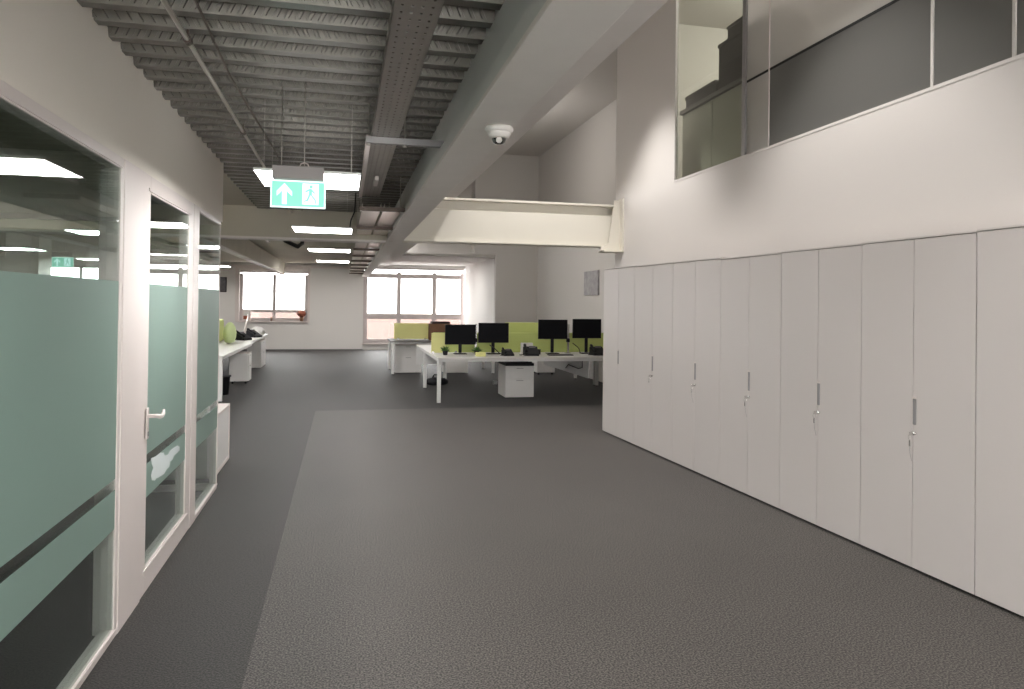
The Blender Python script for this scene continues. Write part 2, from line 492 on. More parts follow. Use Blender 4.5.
# return glazing at the end of the meeting room
r6 = thing('window_6', 'glass end partition of the meeting room behind the corridor panes', 'window', kind='structure')
bobj('frame', M['frame'], r6, (-4.6, XL - .07, 6.62, 6.67, 0, .05), (-4.6, XL - .07, 6.62, 6.67, 2.27, 2.31), (-4.6, -4.55, 6.62, 6.67, .05, 2.27),
     (-2.85, -2.80, 6.62, 6.67, .05, 2.27))
bobj('glass_pane', M['glass'], r6, (-4.55, -2.85, 6.64, 6.65, .05, 2.27), (-2.80, XL - .075, 6.64, 6.65, .05, 2.27))
bobj('bulkhead', M['wallwarm'], r6, (-4.6, T0, 6.60, 6.70, 2.31, 2.85))
bobj('frosted_film', M['frost'], r6, (-4.55, -2.85, 6.635, 6.637, .765, 1.712), (-2.80, XL - .08, 6.635, 6.637, .765, 1.712))

# ---------------------------------------------------------------- mezzanine glazing in the right wall
r7 = thing('window_7', 'high interior window band over the cabinets with grey film', 'window', kind='structure')
gx = XW + .02
Ws, We, Wt = 1.6, 8.06, 5.6
zsill = 3.125; zs_ = 3.86
bobj('window_sill', M['wall'], r7, (XW - .004, gx + .15, Ws, We, zsill - .02, zsill + .004))
bobj('mullion', M['camw'], r7, (gx - .01, gx + .03, 4.13, 4.152, zsill, Wt))
bobj('mullion', M['camw'], r7, (gx - .01, gx + .03, 3.51, 3.532, zsill, Wt))
bobj('mullion', M['hand'], r7, (gx - .02, gx + .03, 6.485, 6.545, zsill, Wt))
bobj('mullion', M['frame'], r7, (gx - .012, gx + .01, 6.085, 6.093, zsill, Wt))
bobj('pane', M['upglass'], r7, (gx, gx + .012, 6.545, We, zsill, Wt))
tag(bobj('lower_pane', M['film'], r7, (gx, gx + .012, 4.152, 6.085, zsill, zs_ - .012), (gx, gx + .012, 3.532, 4.13, zsill, Wt), (gx, gx + .012, Ws, 3.51, zsill, Wt)), 'grey filmed pane')
tag(bobj('lower_pane', M['filml'], r7, (gx, gx + .012, 6.093, 6.485, zsill, zs_ - .012)), 'pale filmed pane')
tag(bobj('upper_pane', M['filml'], r7, (gx, gx + .012, 4.152, 6.485, zs_ + .012, Wt)), 'lighter filmed upper pane')
bobj('seam_seal', M['dark'], r7, (gx - .002, gx + .014, 4.152, 6.485, zs_ - .012, zs_ + .012))
# upper room shell
struct('wall_upper', M['upwall'], (7.2, 7.35, 1, 9.8, 3.0, 5.75), (XW + .25, 7.3, 9.65, 9.8, 3.0, 5.75), (XW + .25, 7.3, .9, 1.05, 3.0, 5.75),
       label='walls of the upper room behind the mezzanine glass', cat='wall')
struct('floor_upper', M['greyd'], (XW + .25, 7.3, .9, 9.8, 2.95, 3.1), label='floor of the upper room', cat='floor')
struct('ceiling_upper', M['upwall'], (XW + .25, 7.3, .9, 9.8, 5.7, 5.8), label='ceiling of the upper room', cat='ceiling')
# pale cupboard and dark boxes behind the upper glass
cb = thing('upper_cupboard', 'pale low cupboard standing behind the high glass', 'cupboard', (0, 0, 3.1))
bobj('body', M['shelfbox'], cb, (XW + .32, XW + .75, 6.15, 8.5, 0, .95), bev=.005)
bobj('top', M['greyd'], cb, (XW + .28, XW + .77, 6.12, 8.52, .95, 1.0), bev=.004)
for a_, b_2 in ((6.17, 6.93), (6.95, 7.71), (7.73, 8.48)):
    bobj('door', M['shelfbox'], cb, (XW + .308, XW + .319, a_, b_2, .03, .93), bev=.002)
BX = [('dark box on the upper cupboard, left of the glass post and tallest', 6.98, 7.60, .50),
      ('dark box on the upper cupboard right behind the glass post', 6.22, 6.92, .42),
      ('low dark box at the left end of the upper cupboard', 7.68, 8.42, .12)]
for i, (lb, a, b, h) in enumerate(BX):
    t = thing('storage_box', lb, 'box', (XW + .49, (a + b) / 2, 4.10), group='boxes behind the high glass')
    hw = (b - a) / 2
    bobj('body', M['boxd'], t, (-.17, .17, -hw, hw, 0, h), bev=.006)
    bobj('lid', M['boxd'], t, (-.18, .18, -hw - .01, hw + .01, h, h + .04), bev=.005)
t = thing('storage_box', 'smaller dark box stacked topmost behind the high glass', 'box', (XW + .49, 7.22, 4.641), group='boxes behind the high glass')
bobj('body', M['boxd'], t, (-.14, .14, -.24, .24, 0, .13), bev=.006)
bobj('lid', M['boxd'], t, (-.15, .15, -.25, .25, .13, .16), bev=.005)

# ---------------------------------------------------------------- steel
def steel(name, label, parts, cat='beam'):
    r = thing(name, label, cat, kind='structure')
    for nm, m, bs, bv in parts: bobj(nm, M[m], r, *bs, bev=bv)
    return r


# longitudinal edge beam
steel('edge_beam', 'long steel edge beam with white underside running down the corridor', [
    ('bottom_flange', 'flange', [(.535, .755, -3.0, YF - .1, 2.45, 2.475)], .003),
    ('web', 'web', [(.628, .65, -3.0, YF - .1, 2.475, 3.05), (.60, .628, -3.0, 9.85, 2.80, 3.05)], 0),
    ('fire_casing', 'web', [(.545, .628, -3.0, 9.85, 2.475, 2.56), (.585, .628, -3.0, 9.85, 2.56, 2.80)], .004)])
# transverse beam, right part in cream
tb = thing('cross_beam', 'cream steel beam crossing the void to the right wall', 'beam', kind='structure')
bobj('bottom_flange', M['beam'], tb, (.755, XW, 9.80, 10.10, 2.45, 2.475), bev=.003)
bm = bm_new()
prism(bm, [(.70, 9.84, 2.475), (.70, 9.84, 2.90), (.70, 9.93, 2.92), (.70, 9.93, 3.03), (.70, 10.08, 3.03), (.70, 10.08, 2.475)], (XW - .70, 0, 0))
obj('web', bm, M['beam'], tb)
bobj('top_flange', M['beam'], tb, (.70, XW, 9.80, 10.12, 3.03, 3.06), bev=.003)
bm = bm_new()
prism(bm, [(XW - .02, 9.78, 3.12), (XW - .02, 9.78, 2.40), (XW - .30, 9.78, 2.40), (XW - .30, 9.78, 2.44), (XW - .19, 9.78, 2.50), (XW - .10, 9.78, 3.12)], (0, .025, 0))
box(bm, XW - .02, XW, 9.66, 10.0, 2.38, 3.14)
box(bm, XW - .28, XW - .0, 9.70, 9.98, 2.375, 2.40)
obj('end_plate', bm, M['beam'], tb)
bm = bm_new()
for z in (2.62, 2.82, 3.02):
    lathe(bm, [(.012, 0), (.012, .015)], (0, 0, 0), 6)
bm.free()
steel('cross_beam', 'dark olive bulkhead beam crossing the corridor ceiling', [
    ('web', 'olive', [(-11, .628, 9.9, 10.1, 2.45, 2.86)], 0),
    ('bottom_flange', 'flange', [(-11, .535, 9.86, 10.14, 2.425, 2.452)], .002)])
for X, lb in ((-1.95, 'ceiling rib beam with pale underside over the left desks'), (-4.0, 'ceiling rib beam with pale underside at the far left')):
    steel('rib_beam', lb, [('web', 'olive', [(X - .02, X + .02, 10.14, YF - .15, 2.475, 2.85)], 0),
                           ('bottom_flange', 'flange', [(X - .07, X + .07, 10.14, YF - .15, 2.45, 2.475)], .002)])

# air unit hung below the far ceiling
fc = thing('air_unit', 'olive duct air unit hung from the far ceiling beyond the bulkhead beam', 'air conditioner', (-.62, 11.2, 2.52))
bobj('casing', M['olive'], fc, (-.55, .60, -.7, .75, .05, .28), bev=.01)
bobj('rim', M['frame'], fc, (-.58, -.54, -.75, .78, .02, .06), (-.54, .62, -.75, -.71, .02, .06))
bobj('grille', M['greyd'], fc, (-.45, .5, -.715, -.70, .10, .22))
for sx in (-.4, .5):
    for sy in (-.5, .55):
        bm = bm_new(); tube(bm, [(sx, sy, .28), (sx, sy, .328)], .006, 6); obj('hanger', bm, M['conduit'], fc)
bm = bm_new()
tube(bm, [(-1.05, 12.3, 2.845), (-.98, 12.6, 2.62), (-.80, 12.9, 2.55), (-.74, 13.1, 2.62), (-.72, 13.2, 2.845)], .035, 10)
tag(obj('flexible_hose', bm, M['black'], None, True), 'black flexible hose drooping from the far ceiling beside the air unit', 'hose')

# ---------------------------------------------------------------- ceiling lights
def light_panel():
    r = thing('ceiling_light', '', 'ceiling light', group='suspended square light panels')
    bm = bm_new()
    box(bm, -.304, -.30, -.304, .304, -.010, .006); box(bm, .30, .304, -.304, .304, -.010, .006)
    box(bm, -.30, .30, -.304, -.30, -.010, .006); box(bm, -.30, .30, .30, .304, -.010, .006)
    obj('frame', bm, M['metalw'], r)
    bobj('uplight_fill', M['updiff'], r, (-.2995, .2995, -.2995, .2995, .002, .005))  # glowing top face added to lift the deck above
    bobj('diffuser', M['diff'], r, (-.2995, .2995, -.2995, .2995, -.009, .0015))
    for sx in (-.25, .25):
        for sy in (-.25, .25):
            bm = bm_new(); tube(bm, [(sx, sy, .006), (sx, sy, .42)], .0012, 5); obj('suspension_wire', bm, M['conduit'], r)
    return r


LP = [(-.222, 4.70, 2.388, 'bright square light panel nearest, behind the green exit sign'),
      (-.24, 8.05, 2.395, 'second suspended light panel down the corridor, before the bulkhead beam'),
      (-.235, 11.25, 2.395, 'third suspended light panel, just beyond the bulkhead beam'),
      (-.235, 14.4, 2.395, 'farthest suspended light panel over the corridor'),
      (-.24, 1.3, 2.395, 'suspended light panel above the viewer'),
      (-2.77, 9.3, 2.395, 'light panel past the meeting room, seen through the large pane'),
      (-5.05, 12.9, 2.395, 'light panel at the far left beyond the bulkhead'),
      (-4.78, 15.8, 2.395, 'light panel over the far left desks, farthest back'),
      (-2.9, 17.6, 2.395, 'light panel over the left desk row near the far wall')]
p0 = light_panel()
for i, (x, y, z, lb) in enumerate(LP):
    o = p0 if i == 0 else copy_tree(p0)
    o.location = (x, y, z); o['label'] = lb

# ---------------------------------------------------------------- exit signs
def exit_sign(label, loc, rod=.681):
    r = thing('exit_sign', label, 'exit sign', loc, group='green exit signs')
    bobj('housing', M['housing'], r, (-.135, .135, -.03, .045, .155, .225), bev=.004)
    bobj('plate', M['signedge'], r, (-.145, .145, -.004, .004, 0, .15), bev=.001)
    bobj('green_face', M['signg'], r, (-.137, -.002, -.007, -.0045, .008, .142), (-.002, .137, -.007, -.0045, .008, .142))
    bm = bm_new()   # upward arrow
    prism(bm, [(x, -.0085, z) for x, z in ((-.072, .132), (-.032, .088), (-.032, .062), (-.060, .092), (-.060, .018), (-.084, .018), (-.084, .092), (-.112, .062), (-.112, .088))], (0, .0012, 0))
    obj('arrow', bm, M['signw'], r)
    bobj('door_panel', M['signw'], r, (.022, .108, -.0085, -.0073, .02, .135))
    bm = bm_new()   # running figure
    lathe_c = [(.068 + .009 * math.cos(a * math.pi / 5), -.0098, .118 + .009 * math.sin(a * math.pi / 5)) for a in range(10)]
    prism(bm, lathe_c, (0, .001, 0))
    for pts in ([(.058, .108), (.072, .106), (.074, .072), (.056, .070)], [(.058, .106), (.036, .092), (.040, .086), (.060, .096)],
                [(.072, .104), (.090, .084), (.085, .080), (.070, .094)], [(.064, .074), (.074, .072), (.094, .048), (.088, .043)],
                [(.056, .074), (.066, .072), (.052, .040), (.044, .044)], [(.048, .046), (.052, .040), (.030, .034), (.030, .040)],
                [(.088, .048), (.094, .046), (.096, .026), (.090, .026)]):
        prism(bm, [(x, -.0098, z) for x, z in pts], (0, .001, 0))
    obj('running_figure', bm, M['signg'], r)
    bm = bm_new()
    tube(bm, [(.03, .0, .225), (.03, 0, rod)], .003, 6)
    obj('hanging_rod', bm, M['conduit'], r)
    bm = bm_new(); tube(bm, [(-.09, .0, .225), (-.09, 0, rod)], .003, 6)
    obj('hanging_rod', bm, M['conduit'], r)
    bm = bm_new()
    tube(bm, [(.005, 0, .226), (.012, 0, .243), (.03, 0, .25), (.048, 0, .243), (.055, 0, .226)], .004, 6)
    obj('hook', bm, M['frame'], r)
    return r


exit_sign('green exit sign with arrow and running figure hanging over the corridor', (-.257, 4.12, 2.135))
exit_sign('small green exit sign far off, seen through the large glass pane', (-4.1, 12.0, 2.08), .772)

# ---------------------------------------------------------------- conduits, trays, camera
bm = bm_new()
tube(bm, [(-.69, -.6, 2.77), (-.69, 9.85, 2.77)], .011, 10)
r = thing('ceiling_conduit', 'thin steel conduit running along under the corrugated deck', 'conduit')
obj('pipe', bm, M['conduit'], r, True)
for y in (1.2, 3.42, 5.2, 7.2, 9.0):
    bm = bm_new()
    tube(bm, [(-.69, y - .02, 2.77), (-.69, y + .02, 2.77)], .019, 12)
    tube(bm, [(-.69, y, 2.785), (-.69, y, 2.83)], .006, 6)
    obj('coupling', bm, M['traydark'], r)
bm = bm_new()
tube(bm, [(-.60, -.6, 2.800), (-.58, 2.6, 2.800), (-.60, 4.0, 2.797), (-.55, 6.0, 2.80), (-.56, 9.8, 2.80)], .006, 8)
tag(obj('ceiling_cable', bm, M['traydark'], None, True), 'thin dark cable beside the conduit under the deck', 'cable')
bm = bm_new()
tube(bm, [(.04, 7.99, 2.405), (.05, 8.02, 2.5), (.09, 8.02, 2.6), (.10, 8.02, 2.81)], .008, 6)
tag(obj('light_cable', bm, M['black'], None, True), 'dark power cable dropping from the deck to the second light panel', 'cable')

# perforated cable tray
tr = thing('cable_tray', 'perforated galvanised cable tray hung under the deck, near run', 'cable tray')
bm = bm_new()
X0, X1, zt = .145, .305, 2.62
for i in range(5):
    a = X0 + (X1 - X0 - .024) * i / 4
    box(bm, a, a + .024, -.8, 6.95, zt, zt + .003)
y = -.8
while y < 6.9:
    box(bm, X0 + .016, X1, y, y + .042, zt + .0005, zt + .0025)
    y += .06
for sx in (X0, X1 - .002): box(bm, sx, sx + .002, -.8, 6.95, zt, zt + .05)
obj('perforated_floor', bm, M['tray'], tr)
bm = bm_new()
for k_ in range(5):
    xx = X0 + .03 + .025 * k_
    tube(bm, [(xx + .004 * math.sin(q + k_), -.8 + q * .65, zt + .016 + .003 * (k_ % 2)) for q in range(13)], .009, 6)
obj('cables', bm, M['traydark'], tr, True)
tr2 = thing('cable_tray', 'pair of smooth cable trays with window glow in their colour, beyond the perforated run', 'cable tray')
for (a, b) in ((.15, .325), (.355, .53)):
    bm = bm_new()
    box(bm, a, b, 6.97, YF - .3, 2.5225, 2.5255)
    box(bm, a, a + .003, 6.97, YF - .3, 2.5255, 2.56); box(bm, b - .003, b, 6.97, YF - .3, 2.5255, 2.56)
    obj('tray_floor', bm, M['traylight'], tr2)
bm = bm_new()
box(bm, .115, .142, 4.55, 6.9, 2.60, 2.66, bev=.002)
tag(obj('cable_duct', bm, M['frame']), 'short white cable duct clipped to the left side of the tray', 'cable duct')
bm = bm_new()
box(bm, .215, .245, 5.75, 6.05, 2.575, 2.612, bev=.004)
tag(obj('junction_box', bm, M['frame']), 'small white junction box under the perforated tray', 'junction box')

proto = None
SY = [4.42, 6.93, 8.75, 10.6, 12.4, 14.2, 16.0, 17.8, 19.6, 21.4, 23.2]
for i, y in enumerate(SY):
    low = y > 6.5
    r = thing('tray_hanger', '', 'hanger', (0, y, 2.50 if low else 2.598), group='strut hangers under the cable trays')
    order = ['nearest', 'second', 'third', 'fourth', 'fifth', 'sixth', 'seventh', 'eighth', 'ninth', 'tenth', 'farthest'][i]
    r['label'] = 'dark strut hanger under the cable tray, %s along the corridor' % order
    bm = bm_new()
    x0_, x1_ = (.11, .60) if not low else (.12, .61)
    box(bm, x0_, x1_, -.02, .02, -.02, -.017); box(bm, x0_, x1_, -.02, -.017, -.017, .018); box(bm, x0_, x1_, .017, .02, -.017, .018)
    obj('channel', bm, M['hand'] if i < 1 else M['traydark'], r)
    ztop = (2.815 if y < 9.9 else 2.85) - r.location.z
    for sx in ((x0_ + .015, .50) if low else (x0_ + .015, .34)):
        bm = bm_new(); tube(bm, [(sx, 0, -.035), (sx, 0, ztop)], .005, 6); lathe(bm, [(.012, -.033), (.012, -.021)], (sx, 0, 0), 6)
        obj('threaded_rod', bm, M['conduit'], r)

# dome camera
dc = thing('dome_camera', 'small white dome security camera under the white beam flange', 'security camera', (.69, 3.30, 2.45))
bm = bm_new(); lathe(bm, [(.060, 0), (.066, -.006), (.066, -.016), (.058, -.026)], seg=32)
obj('base', bm, M['camw'], dc, True)
bm = bm_new(); lathe(bm, [(.056, -.024), (.054, -.036), (.046, -.050), (.036, -.056), (.034, -.052)], seg=32)
obj('shell', bm, M['camw'], dc, True)
bm = bm_new()
lathe(bm, [(.036, -.046), (.034, -.060), (.028, -.072), (.018, -.080), (.004, -.083)], seg=24)
obj('dome', bm, M['lens'], dc, True)
bm = bm_new()
tube(bm, [(-.004, -.020, -.058), (-.008, -.040, -.070)], [.012, .014], 12)
obj('lens', bm, M['camw'], dc)

# ---------------------------------------------------------------- right row of cabinets
A = Vector((3.232, 8.74, 0)); B = Vector((3.492, 3.06, 0)); U = (B - A).normalized()
rz = math.atan2(U.y, U.x)          # local x runs towards the viewer, local y points away from the corridor
SE = [-.035, .880, 1.795, 2.705, 3.590, 4.466, 5.350, 6.235]
HT = [2.07, 2.066, 2.064, 2.052, 2.058, 2.062, 2.068]
NM = ['at the far end of the row, beside the desks', 'second from the far end of the row', 'third from the far end of the row',
      'in the middle of the row', 'third from the right edge of the photo', 'second from the right edge, with the largest visible handle',
      'nearest the viewer, cut off by the right edge']
# normal pointing away from the corridor
for i in range(7):
    wd = SE[i + 1] - SE[i]
    o = A + U * SE[i]
    r = thing('storage_cabinet', 'tall pale grey two-door cabinet ' + NM[i], 'cabinet', (o.x, o.y, 0), rz, group='tall grey cabinets along the right wall')
    H = HT[i]; D = .33
    # local y: U rotated +90deg = away from corridor?
    sgn = 1
    g = .003
    bobj('body', M['cabbody'], r, (g / 2, wd - g / 2, .02, D, .04, H), bev=.001)
    bobj('top', M['cab'], r, (g / 2, wd - g / 2, -.002, D, H, H + .012), bev=.001)
    bobj('plinth', M['dark'], r, (.01, wd - .01, .04, D - .02, 0, .04))
    mid = wd / 2
    gap = .0022
    for k_, (a, b) in enumerate(((g / 2 + .001, mid - gap), (mid + gap, wd - g / 2 - (.004 if i == 5 else .001)))):
        d = bobj('door', M['cab'], r, (a, b, 0, .019, .018, H - .004), bev=.0012)
        if k_ == 1:
            hb = bm_new(); box(hb, mid + gap + .001, mid + gap + .026, -.006, 0, .905, 1.065, bev=.002)
            h = obj('handle', hb, M['hand'], d)
            tag(h, 'grey recessed strip handle')
            hb = bm_new(); box(hb, mid + gap + .001, mid + gap + .027, -.009, 0, 1.066, 1.078, bev=.002)
            box(hb, mid + gap - .001, mid + gap + .002, -.008, 0, .900, 1.066)
            obj('handle_rim', hb, M['frame'], d)
            if i > 0:
                lb = bm_new()
                tube(lb, [(mid + .018, 0, .852), (mid + .018, -.012, .852)], .011, 14)
                obj('lock', lb, M['chrome'], d, True)
                kb = bm_new()
                box(kb, mid + .0165, mid + .0195, -.045, -.012, .840, .864, bev=.001)
                # ring and second key hanging
                n = 12
                ringpts = [(mid + .018, -.040 + .012 * math.cos(q * 2 * math.pi / n), .830 + .016 * math.sin(q * 2 * math.pi / n)) for q in range(n + 1)]
                tube(kb, ringpts, .0012, 5)
                box(kb, mid + .014, mid + .024, -.044, -.040, .775, .812, bev=.001)
                obj('key', kb, M['chrome'], d)
                if i != 1:
                    cbm = bm_new()
                    tube(cbm, [(mid + .016, -.04, .78), (mid + .010, -.03, .73), (mid + .008, -.015, .68)], .0012, 5)
                    obj('key_string', cbm, M['hand'], d)

# ---------------------------------------------------------------- low drawer unit beyond the meeting room
lc = thing('drawer_unit', 'low white drawer unit standing just past the glazed room', 'drawer unit', (-1.13, 6.93, 0))
bobj('body', M['ped'], lc, (-1.35, 0, .02, .88, .02, .55), bev=.004)
bobj('top', M['frame'], lc, (-1.37, .006, 0, .90, .55, .575), bev=.003)
bobj('side_rim', M['frame'], lc, (0, .008, 0, .03, .02, .55), (0, .008, .86, .89, .02, .55), (0, .008, .03, .86, .02, .05))
for j in range(3):
    for k_ in range(2):
        a = -1.33 + .67 * k_
        d = bobj('drawer', M['ped'], lc, (a, a + .655, 0, .02, .045 + .167 * j, .045 + .167 * j + .158), bev=.002)
        bobj('handle', M['hand'], d, (a + .27, a + .38, -.01, 0, .045 + .167 * j + .12, .045 + .167 * j + .13))


# ---------------------------------------------------------------- desks
def desk(label, x0, x1, y0, y1, legs, zt=.74, mtop='desk', panels=(), group='white bench desks'):
    r = thing('desk', label, 'desk', (x0, y0, 0), group=group)
    X, Y = x1 - x0, y1 - y0
    bobj('tabletop', M[mtop], r, (0, X, 0, Y, zt - .025, zt), bev=.004)
    bobj('under_frame', M['metalw'], r, (.05, X - .05, .05, .08, zt - .07, zt - .026), (.05, X - .05, Y - .08, Y - .05, zt - .07, zt - .026),
         (.03, .06, .05, Y - .05, zt - .07, zt - .026), (X - .06, X - .03, .05, Y - .05, zt - .07, zt - .026))
    for (lx, ly) in legs:
        bm = bm_new(); box(bm, lx - .03, lx + .03, ly - .03, ly + .03, .012, zt - .026, bev=.008)
        l = obj('leg', bm, M['metalw'], r)
        bm = bm_new(); lathe(bm, [(.022, 0), (.022, .012)], (lx, ly, 0), 12)
        obj('foot', bm, M['black'], l)
    for p in panels: bobj('modesty_panel', M['metalw'], r, p)
    return r


desk('long white bench desk in front carrying the four black monitors', 1.455, 4.95, 11.55, 13.72,
     [(.035, .05), (.035, 2.13), (3.45, .05), (3.45, 2.13)])
desk('white bench desk right behind the one with the monitors', 1.455, 4.95, 13.74, 15.1,
     [(.6, 1.3), (3.45, .05), (3.45, 1.3)], panels=[(.0, .62, 1.315, 1.335, .33, .71)])
desk('grey-topped desk farther back below the wide window', 1.0, 3.4, 16.28, 17.6,
     [(.06, .05), (.06, 1.27), (2.34, .05), (2.34, 1.27)], zt=.75, mtop='greyd')
desk('long white desk row on the left past the glass room', -3.45, -1.86, 12.2, 16.1,
     [(1.54, .06), (.05, .06), (.05, 3.84)])
desk('farther white desk continuing the left row towards the window', -3.5, -1.95, 16.12, 19.9,
     [(1.47, 3.70), (.05, 3.70)])
# side panel desk wing on the right of the cluster
bobj_ = bobj('desk_wing', M['metalw'], None, (4.16, 4.185, 12.05, 14.9, .33, .66))
tag(bobj_, 'white side panel under the right end of the monitor desk', 'desk panel')
bobj_.location = (0, 0, 0)
bm = bm_new()
tube(bm, [(4.14, 12.3, .70), (4.12, 12.25, .5), (4.13, 12.5, .46), (4.13, 13.1, .48), (4.14, 13.3, .40)], .008, 6)
tag(obj('hanging_cable', bm, M['black'], None, True), 'black cable looping in front of the white desk side panel', 'cable')


# ---------------------------------------------------------------- pedestals
def pedestal(label, loc, rz=0, w=.42, d=.56, h=.58, face=-1, cushion=False, castors=True):
    r = thing('drawer_pedestal', label, 'drawer pedestal', loc, rz, group='white drawer pedestals under the desks')
    z0 = .05 if castors else .02
    bobj('body', M['ped'], r, (-w / 2, w / 2, -d / 2 + .02, d / 2, z0, h - .015), bev=.004)
    bobj('top', M['black' if cushion else 'frame'], r, (-w / 2, w / 2, -d / 2, d / 2, h - .014, h + (.03 if cushion else 0)), bev=.004)
    hh = (h - .03 - z0)
    for a, b in ((0, .60), (.61, 1.0)):
        dd = bobj('drawer', M['ped'], r, (-w / 2 + .003, w / 2 - .003, -d / 2, -d / 2 + .018, z0 + .003 + hh * a, z0 + hh * b), bev=.003)
        bobj('handle', M['hand'], dd, (-.06, .06, -d / 2 - .008, -d / 2, z0 + hh * b - .03, z0 + hh * b - .02))
    if castors:
        for sx in (-1, 1):
            for sy in (-1, 1):
                bm = bm_new(); lathe(bm, [(.018, 0), (.022, .01), (.022, .03), (.01, .052)], (sx * (w / 2 - .05), sy * (d / 2 - .06), 0), 12)
                obj('castor', bm, M['black'], r)
    return r


pedestal('white two-drawer pedestal with black cushion under the monitor desk', (2.93, 12.33, 0), 0, w=.50, d=.60, h=.57, cushion=True, castors=False)
pedestal('white pedestal farther back, seen below the left monitors', (2.50, 16.66, 0), 0, w=.55, d=.5, h=.56, castors=False)
pedestal('white pedestal farther back, seen below the right monitors', (4.5, 16.2, 0), 0, w=.42, d=.5, h=.55)
pedestal('white pedestal under the grey-topped desk', (1.42, 16.85, 0), 0, w=.6, d=.6, h=.66, castors=False)
pedestal('white pedestal on castors under the left desk row, beside the black bin', (-1.98, 15.05, 0), R(90), w=.42, d=.36, h=.60)
pedestal('tall white pedestal at the far end of the left desk row', (-2.08, 18.6, 0), R(90), w=1.0, d=.32, h=.655, castors=False)
bm = bm_new()
box(bm, -2.75, -2.72, 12.7, 18.2, .34, .66)
tag(obj('desk_screen', bm, M['metalw']), 'long pale modesty board under the left desk row', 'desk panel')

# waste bin
b_ = thing('waste_bin', 'black waste bin under the left desk row', 'bin', (-2.06, 13.25, 0))
bm = bm_new(); lathe(bm, [(.13, 0), (.155, .30), (.165, .31), (.165, .32), (.148, .32), (.148, .29), (.12, .02)], seg=20)
obj('bucket', bm, M['black'], b_, True)
bm = bm_new(); lathe(bm, [(.166, .30), (.172, .305), (.172, .325), (.150, .327)], seg=20)
obj('rim', bm, M['black'], b_, True)
bm = bm_new(); lathe(bm, [(.10, 0), (.17, .10), (.19, .2), (.15, .34), (.08, .38)], (0, 0, 0), 14)
o_ = obj('black_bag', bm, M['black'], None, True)
o_.location = (-2.38, 12.9, 0)
tag(o_, 'slumped black bag behind the near leg of the left desk', 'bag')


# ---------------------------------------------------------------- monitors
def monitor(label, loc, rz=0, h0=.165):
    r = thing('monitor', label, 'monitor', loc, rz, group='black monitors on the bench desk')
    bm = bm_new(); box(bm, -.268, .268, -.012, .02, h0, h0 + .345, bev=.005); obj('casing', bm, M['black'], r)
    bobj('screen', M['screen'], r, (-.260, .260, -.0145, -.0125, h0 + .012, h0 + .337))
    bm = bm_new(); box(bm, -.028, .028, .021, .045, .02, h0 + .2, bev=.006); obj('neck', bm, M['black'], r)
    bm = bm_new(); box(bm, -.11, .11, -.07, .10, 0, .014, bev=.006); obj('base', bm, M['black'], r)
    return r


MX = [(1.948, .165, 'leftmost of the four black monitors on the white bench'), (2.528, .195, 'second black monitor from the left, beside the phones'),
      (3.60, .26, 'third black monitor from the left, next to the lime screen'), (4.235, .275, 'rightmost black monitor, next to the tall cabinets')]
for x, dz, lb in MX:
    o = monitor(lb, (x, 12.35, .74), 0, dz)
# silver double-arm posts between the monitors
for x, lb in ((2.235, 'silver monitor post between the two left monitors'), (3.92, 'silver monitor post between the two right monitors')):
    r = thing('monitor_post', lb, 'monitor stand', (x, 12.47, .74), group='silver posts between the monitors')
    bm = bm_new(); box(bm, -.02, .02, -.02, .02, 0, .52, bev=.004); obj('post', bm, M['chrome'], r)
    bm = bm_new(); box(bm, -.027, .027, -.03, .03, .20, .27, bev=.004); obj('clamp', bm, M['black'], r)
    bm = bm_new(); box(bm, -.05, .05, -.05, .05, 0, .012, bev=.003); obj('base', bm, M['chrome'], r)

# desk screens
def screen_panel(label, x0, x1, y, z0, z1, m='green', along='x', t=.03):
    r = thing('desk_divider', label, 'desk divider', (x0, y, z0), group='coloured fabric desk dividers')
    L_ = x1 - x0; h = z1 - z0
    bm = bm_new()
    if along == 'x': box(bm, 0, L_, -t / 2, t / 2, .01, h, bev=.012)
    else: box(bm, -t / 2, t / 2, 0, L_, .01, h, bev=.012)
    obj('fabric_panel', bm, M[m], r)
    for q in (.12, .88):
        if along == 'x': bobj('clamp', M['chrome'], r, (L_ * q - .02, L_ * q + .02, -t / 2 - .006, t / 2 + .006, 0, .035))
        else: bobj('clamp', M['chrome'], r, (-t / 2 - .006, t / 2 + .006, L_ * q - .02, L_ * q + .02, 0, .035))
    return r


screen_panel('lime fabric divider behind the four monitors', 1.50, 4.9, 12.62, .741, 1.10)
screen_panel('lime fabric divider on the bench behind, rising above the first', 3.18, 4.12, 14.40, .741, 1.235)
screen_panel('pale yellow divider on the grey-topped desk', 1.12, 1.93, 17.0, .751, 1.13, 'yellow')
screen_panel('short yellow-green end screen left of the leftmost monitor', 1.47, 1.72, 12.55, .741, 1.095, 'yellow', t=.02)

# cardboard box on rear desk
bx = thing('cardboard_box', 'brown cardboard box with dark top on the grey-topped desk', 'box', (2.13, 16.75, .751))
bobj('carton', M['brown'], bx, (-.22, .26, -.18, .18, 0, .38), bev=.005)
bobj('lid', M['darkbrown'], bx, (-.18, .24, -.17, .19, .38, .43), bev=.01)


